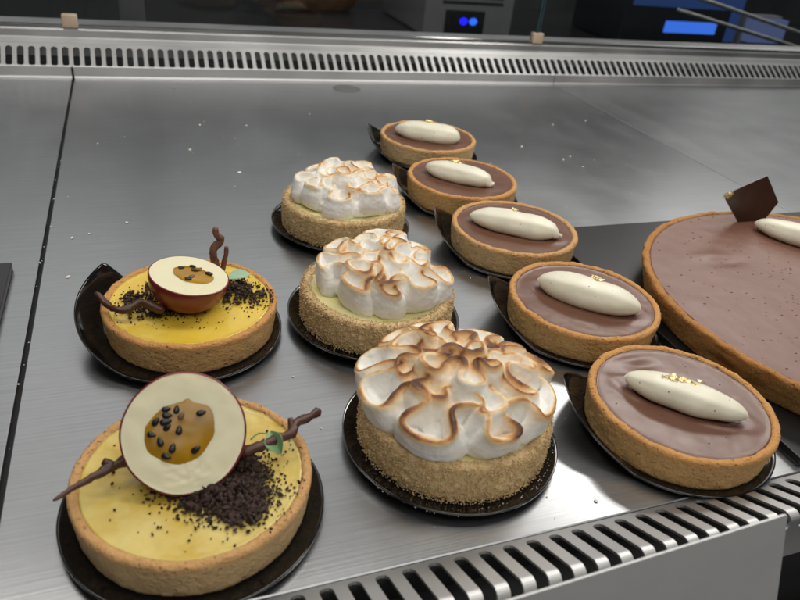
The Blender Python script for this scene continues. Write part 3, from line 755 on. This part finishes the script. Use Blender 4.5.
# ------------------------------------------------------------------ passion fruit tarts
def dome(parent, R, loc, nrm, roll, squash=.88):
    """half sphere of white chocolate with a burgundy outside; flat face is local z=0, facing +z"""
    mb = MB(); seg = 96
    v = []; f = []; prof = []
    for k in range(1, 25):
        a = PI/2*k/24; prof.append((R*math.sin(a), -R*squash*math.cos(a)))
    prof += [(R*1.0, .03), (R*.982, .066), (R*.965, .066), (R*.955, .062)]
    ns = len(prof)
    for k in range(seg):
        a = 2*PI*k/seg
        for r, z in prof:
            d = 1+.012*noise.noise(Vector((math.cos(a)*2, math.sin(a)*2, z)))
            v.append(Vector((r*d*math.cos(a), r*d*math.sin(a), z)))
    mi = []
    for k in range(seg):
        k2 = (k+1) % seg
        for i in range(ns-1): f.append((k*ns+i, k2*ns+i, k2*ns+i+1, k*ns+i+1)); mi.append(0 if i < ns-2 else 1)
    b = len(v); v.append(Vector((0, 0, -R*squash)))
    for k in range(seg): f.append((b, k*ns, ((k+1) % seg)*ns)); mi.append(0)
    # gently uneven flat face
    rings = 30; pr = [k*ns+ns-1 for k in range(seg)]
    for j in range(rings-1, 0, -1):
        r = R*.955*j/rings; cur = []
        for k in range(seg):
            a = 2*PI*k/seg; x, y = r*math.cos(a), r*math.sin(a)
            z = .062-.05*max(0, 1-(math.hypot(x+.1, y-.05)/1.35))+.018*noise.noise(Vector((x*1.7, y*1.7, 5)))
            if y < -1.0*R/2.05 and abs(x) < .7: z += .03*noise.noise(Vector((x*7, y*7, 1)))
            v.append(Vector((x, y, z))); cur.append(len(v)-1)
        for k in range(seg): f.append((pr[k], pr[(k+1) % seg], cur[(k+1) % seg], cur[k])); mi.append(1)
        pr = cur
    v.append(Vector((0, 0, .02))); c = len(v)-1
    for k in range(seg): f.append((pr[k], pr[(k+1) % seg], c)); mi.append(1)
    o = obj('white_chocolate_dome', v, f, None, parent, True, [BURG, WHITECH], mi)
    zc = Vector(nrm).normalized(); x = Vector(roll); x = (x-zc*x.dot(zc)).normalized(); y = zc.cross(x)
    Mx = Matrix((x, y, zc)).transposed().to_4x4(); Mx.translation = Vector(loc)*S
    o.matrix_local = Mx; return o
def sauce(dm, outline, R):
    c = Vector((sum(p[0] for p in outline)/len(outline), sum(p[1] for p in outline)/len(outline), 0))
    loop = resample([Vector((x, y, 0)) for x, y in outline+outline[:1]], .12)[:-1]
    loop = [c+(q-c)*.95 for q in loop]
    mb = MB(); v = []; f = []; n = len(loop); rg = 8
    for j in range(rg+1):
        s_ = 1-j/rg
        z = .045+.055*(1-s_**6)
        for p in loop:
            q = c+(p-c)*s_; q *= R; v.append(Vector((q.x, q.y, z+.012*noise.noise(q*3))))
    for j in range(rg):
        for k in range(n): f.append((j*n+k, j*n+(k+1) % n, (j+1)*n+(k+1) % n, (j+1)*n+k))
    mb.add(v, f); return mb.build('passion_sauce', SAUCE, dm)
def seeds(dm, items, R):
    for (x, y, a, sz, mt) in items:
        V, F = ICO2; vv = []
        for q in V:
            t_ = q.x; w_ = .55*(1-.35*t_)
            p = Vector((q.x*.155, q.y*.155*w_*1.1, q.z*.045))*sz
            p = Vector((p.x*math.cos(a)-p.y*math.sin(a), p.x*math.sin(a)+p.y*math.cos(a), p.z))
            vv.append(p)
        o = obj('seed', vv, F, mt, dm); o.location = Vector((x*R, y*R, .13))*S
        o.rotation_euler = (.12*math.sin(a*3), .1*math.cos(a*5), 0)
def twig(parent, pts, r0, r1, mat, seed=0, branches=()):
    mb = MB(); p = resample(pts, .12); n = len(p)
    p = [q+Vector((.03*noise.noise(q*4), .03*noise.noise(q*4+Vector((9, 0, 0))), 0)) for q in p]
    rr = [(r0+(r1-r0)*i/(n-1))*(1+.22*noise.noise(Vector((i*.35, seed, 0)))) for i in range(n)]
    rr[0] *= .6; rr[-1] *= .6
    mb.tube(p, rr, 12, wob=.45, seed=seed)
    for bp, b0, b1 in branches:
        q = resample(bp, .1); m = len(q); mb.tube(q, [b0+(b1-b0)*i/(m-1) for i in range(m)], 10, wob=.25, seed=seed+3)
    return mb.build('chocolate_twig', mat, parent)
def soil(parent, regions, seed, z0, dense=1):
    rn = random.Random(seed); mb = MB()
    for (cx, cy, sx_, sy_, an, n, hgt, s0, s1) in regions:
        for k in range(n):
            u_, v_ = rn.gauss(0, 1), rn.gauss(0, 1); d = math.hypot(u_, v_)
            x = u_*sx_; y = v_*sy_
            X = cx+x*math.cos(an)-y*math.sin(an); Y = cy+x*math.sin(an)+y*math.cos(an)
            if math.hypot(X, Y) > 3.9: continue
            zz = z0+rn.random()*hgt*math.exp(-d*d*.6)
            s_ = .85*rn.uniform(s0, s1)*(1 if rn.random() < .93 else 1.7)*(1 if d < 1.6 else .55)
            if math.hypot(X, Y) > 3.6: zz += .13
            chunk(mb, (X, Y, zz+s_*.4), s_, rn, src=ICO1)
    o = mb.build('cocoa_crumbs', SOIL, parent, False); o['kind'] = 'stuff'; return o
def leaf(parent, loc, L, Wd, rot, mat, curl=.3):
    mb = MB(); n, m = 14, 6; v = []; f = []
    for s_ in (0, 1):
        for i in range(n+1):
            t = i/n; w_ = Wd*math.sin(PI*min(1, t*1.02))**.8*(1-.25*t)+.02
            for j in range(-m, m+1):
                q = j/m; v.append(Vector((t*L-L/2, q*w_/2, curl*(abs(q)**1.4)*w_*.5-curl*.5*(2*t-1)**2*L*.3-.025*s_-(.02 if j == 0 else 0))))
    k = 2*m+1; tot = (n+1)*k
    for s_ in (0, 1):
        for i in range(n):
            for j in range(k-1): a = s_*tot+i*k+j; f.append((a, a+1, a+k+1, a+k))
    for i in range(n): f.append((i*k, (i+1)*k, tot+(i+1)*k, tot+i*k)); f.append((i*k+k-1, (i+1)*k+k-1, tot+(i+1)*k+k-1, tot+i*k+k-1))
    mb.add(v, f); o = mb.build('green_leaf', mat, parent); o.location = Vector(loc)*S; o.rotation_euler = rot; return o
def face(px, py): return ((px-320)/272, (308-py)/247)

# rear passion tart
c1 = Vector((1.45, 29.07, .15))
W1 = lambda x, y, z: Vector((x, y, z))-c1
board(board_mesh(4.5, 134, 1.75, .55, .2, 95, 14, .1), 1.15, 28.85, .03, 'black board with a tall curled rim at its left under the rear passion fruit tart')
t1 = thing('passion_fruit_tart', 'rear passion fruit tart with red sided white dome and an upright forked chocolate twig', 'tart', tuple(c1), 0, 'yellow passion fruit tarts')
shell_mesh(4.0, seed=21, taper=.14).build('pastry_shell', SHELL, t1)
fill_mesh(3.66, H-.12, 8, .03).build('passion_filling', CURD, t1)
d1 = dome(t1, 1.80, W1(1.42, 28.7, 3.15), (.17, -.02, 1), (1, 0, 0), .95)
sauce(d1, [(-.42, .02), (-.40, .35), (-.1, .52), (.3, .45), (.62, .12), (.66, -.22), (.35, -.45), (.0, -.40), (-.25, -.25)], 1.72)
seeds(d1, [(-.18, .32, .2, 1, SEED), (.12, .42, -.6, 1.1, SEED), (.16, .22, -.2, 1.2, SEED), (.52, .08, -.7, 1.4, SEED), (-.05, -.25, -.3, 1.1, SEED), (.05, -.12, .5, 1, SEEDB), (.3, .30, 1.0, .9, SEEDB)], 1.72)
twig(t1, [W1(-2.6, 28.95, 2.55), W1(-2.3, 28.55, 2.25), W1(-1.75, 27.95, 2.15), W1(-1.3, 27.9, 2.2), W1(-.8, 28.15, 2.3), W1(-.3, 27.85, 2.25), W1(.2, 27.6, 2.1)], .13, .2, TWIG, 2)
u1 = twig(t1, [W1(2.95, 31.3, 1.5), W1(2.85, 31.5, 2.3), W1(2.82, 31.6, 2.9), W1(3.12, 31.67, 3.25), W1(3.22, 31.67, 3.45), W1(2.98, 31.67, 3.7), W1(3.0, 31.67, 4.1)], .23, .15, TWIG2, 5,
          [([W1(3.1, 31.4, 1.5), W1(3.28, 31.5, 2.1), W1(3.42, 31.6, 2.6), W1(3.46, 31.6, 3.0)], .16, .10)])
u1['label'] = 'upright forked dusty chocolate twig'
leaf(t1, W1(3.9, 30.3, 2.05), 1.15, .85, (.12, -.1, .1), LEAFP, .35)
soil(t1, [(-2.1, -.1, .75, .75, .3, 330, .35, .04, .11), (-1.5, .9, .7, .5, .5, 180, .3, .04, .10), (-1.2, -.9, .6, .4, 0, 100, .12, .03, .08), (2.3, .2, .75, .65, -.3, 330, .4, .04, .11), (3.0, -.4, .6, .6, .2, 110, .12, .03, .09), (0, -1.7, 1.6, .5, 0, 50, .02, .02, .05), (2.2, .9, .5, .4, 0, 120, .25, .04, .1)], 5, H-.10)
# front passion tart
c2 = Vector((.61, 17.9, .15)); W2 = lambda x, y, z: Vector((x, y, z))-c2
board(board_mesh(4.45, rim=.2, swell=.1), .6, 17.75, .03, 'black board under the front passion fruit tart')
t2 = thing('passion_fruit_tart', 'front passion fruit tart whose white disc faces the camera, dotted with black seeds', 'tart', tuple(c2), 0, 'yellow passion fruit tarts')
shell_mesh(4.0, seed=33, taper=.14).build('pastry_shell', SHELL2, t2)
fill_mesh(3.64, H-.14, 3, .06).build('passion_filling', CURD2, t2)
d2 = dome(t2, 2.02, W2(.38, 18.0, 3.35), (-.12, -.78, .72), (1, 0, 0), .80)
ol = [face(*q) for q in ((135, 320), (150, 260), (200, 210), (260, 182), (325, 176), (355, 163), (380, 184), (420, 198), (458, 212), (470, 255), (465, 320), (430, 370), (380, 420), (310, 440), (240, 430), (180, 400), (145, 360))]
sauce(d2, ol, 2.02)
sl = [((257, 205), 0, 1, 0), ((300, 212), 1.3, 1, 0), ((258, 230), -.2, 1.1, 0), ((208, 248), .9, 1.1, 0), ((250, 255), .1, 1.3, 0), ((318, 240), 1.0, 1, 1), ((253, 278), .7, 1, 0), ((302, 295), 1.3, 1.1, 0), ((403, 240), .1, 1.1, 0), ((185, 297), -.4, 1, 0), ((218, 330), 1.8, 1.15, 0), ((267, 362), 1.2, 1.15, 0), ((238, 390), -.5, 1.1, 0), ((364, 382), .5, 1.15, 0)]
seeds(d2, [(*face(*p), a, s_, SEEDB if b else SEED) for p, a, s_, b in sl], 2.02)
twig(t2, [W2(-3.63, 16.98, 2.3), W2(-3.0, 17.45, 2.3), W2(-2.3, 17.9, 2.25), W2(-1.9, 18.1, 2.3), W2(-1.3, 18.25, 2.35), W2(-.5, 18.5, 2.3)], .05, .25, TWIG, 7,
     [([W2(-1.9, 18.05, 2.3), W2(-2.2, 18.25, 2.42)], .18, .12)])
twig(t2, [W2(1.4, 17.9, 2.3), W2(2.4, 17.6, 2.45), W2(3.0, 17.75, 2.5), W2(3.55, 17.95, 2.5), W2(4.0, 18.05, 2.5), W2(4.1, 18.35, 2.55), W2(4.35, 18.6, 2.5), W2(4.75, 18.75, 2.5), W2(5.25, 19.0, 2.55)], .2, .15, TWIG, 9,
     [([W2(4.05, 18.3, 2.5), W2(4.05, 18.6, 2.75)], .15, .1)])
leaf(t2, W2(3.35, 17.75, 2.5), .9, .7, (.5, .6, -1.2), LEAF, 1.0)
mb = MB(); mb.tube(resample([W2(2.6, 18.4, 2.2), W2(2.9, 18.5, 2.35), W2(3.25, 18.2, 2.5)], .1), .03, 6); mb.build('leaf_stem', LEAF, t2)
soil(t2, [(.75, -1.25, .95, .55, -.2, 1300, .5, .05, .12), (1.35, -2.1, .45, .42, 0, 300, .25, .05, .13), (1.75, -.5, .40, .55, .2, 380, .5, .05, .12), (-.4, -.75, .7, .3, -.4, 320, .3, .05, .11), (2.2, -1.8, .8, .9, 0, 120, .02, .02, .07), (.5, -2.3, 1.4, .6, 0, 45, .02, .02, .05), (-1.6, 1.0, 1.0, 1.2, 0, 10, .02, .04, .09), (3.0, .3, .5, .8, 0, 30, .02, .02, .06)], 6, H-.12)
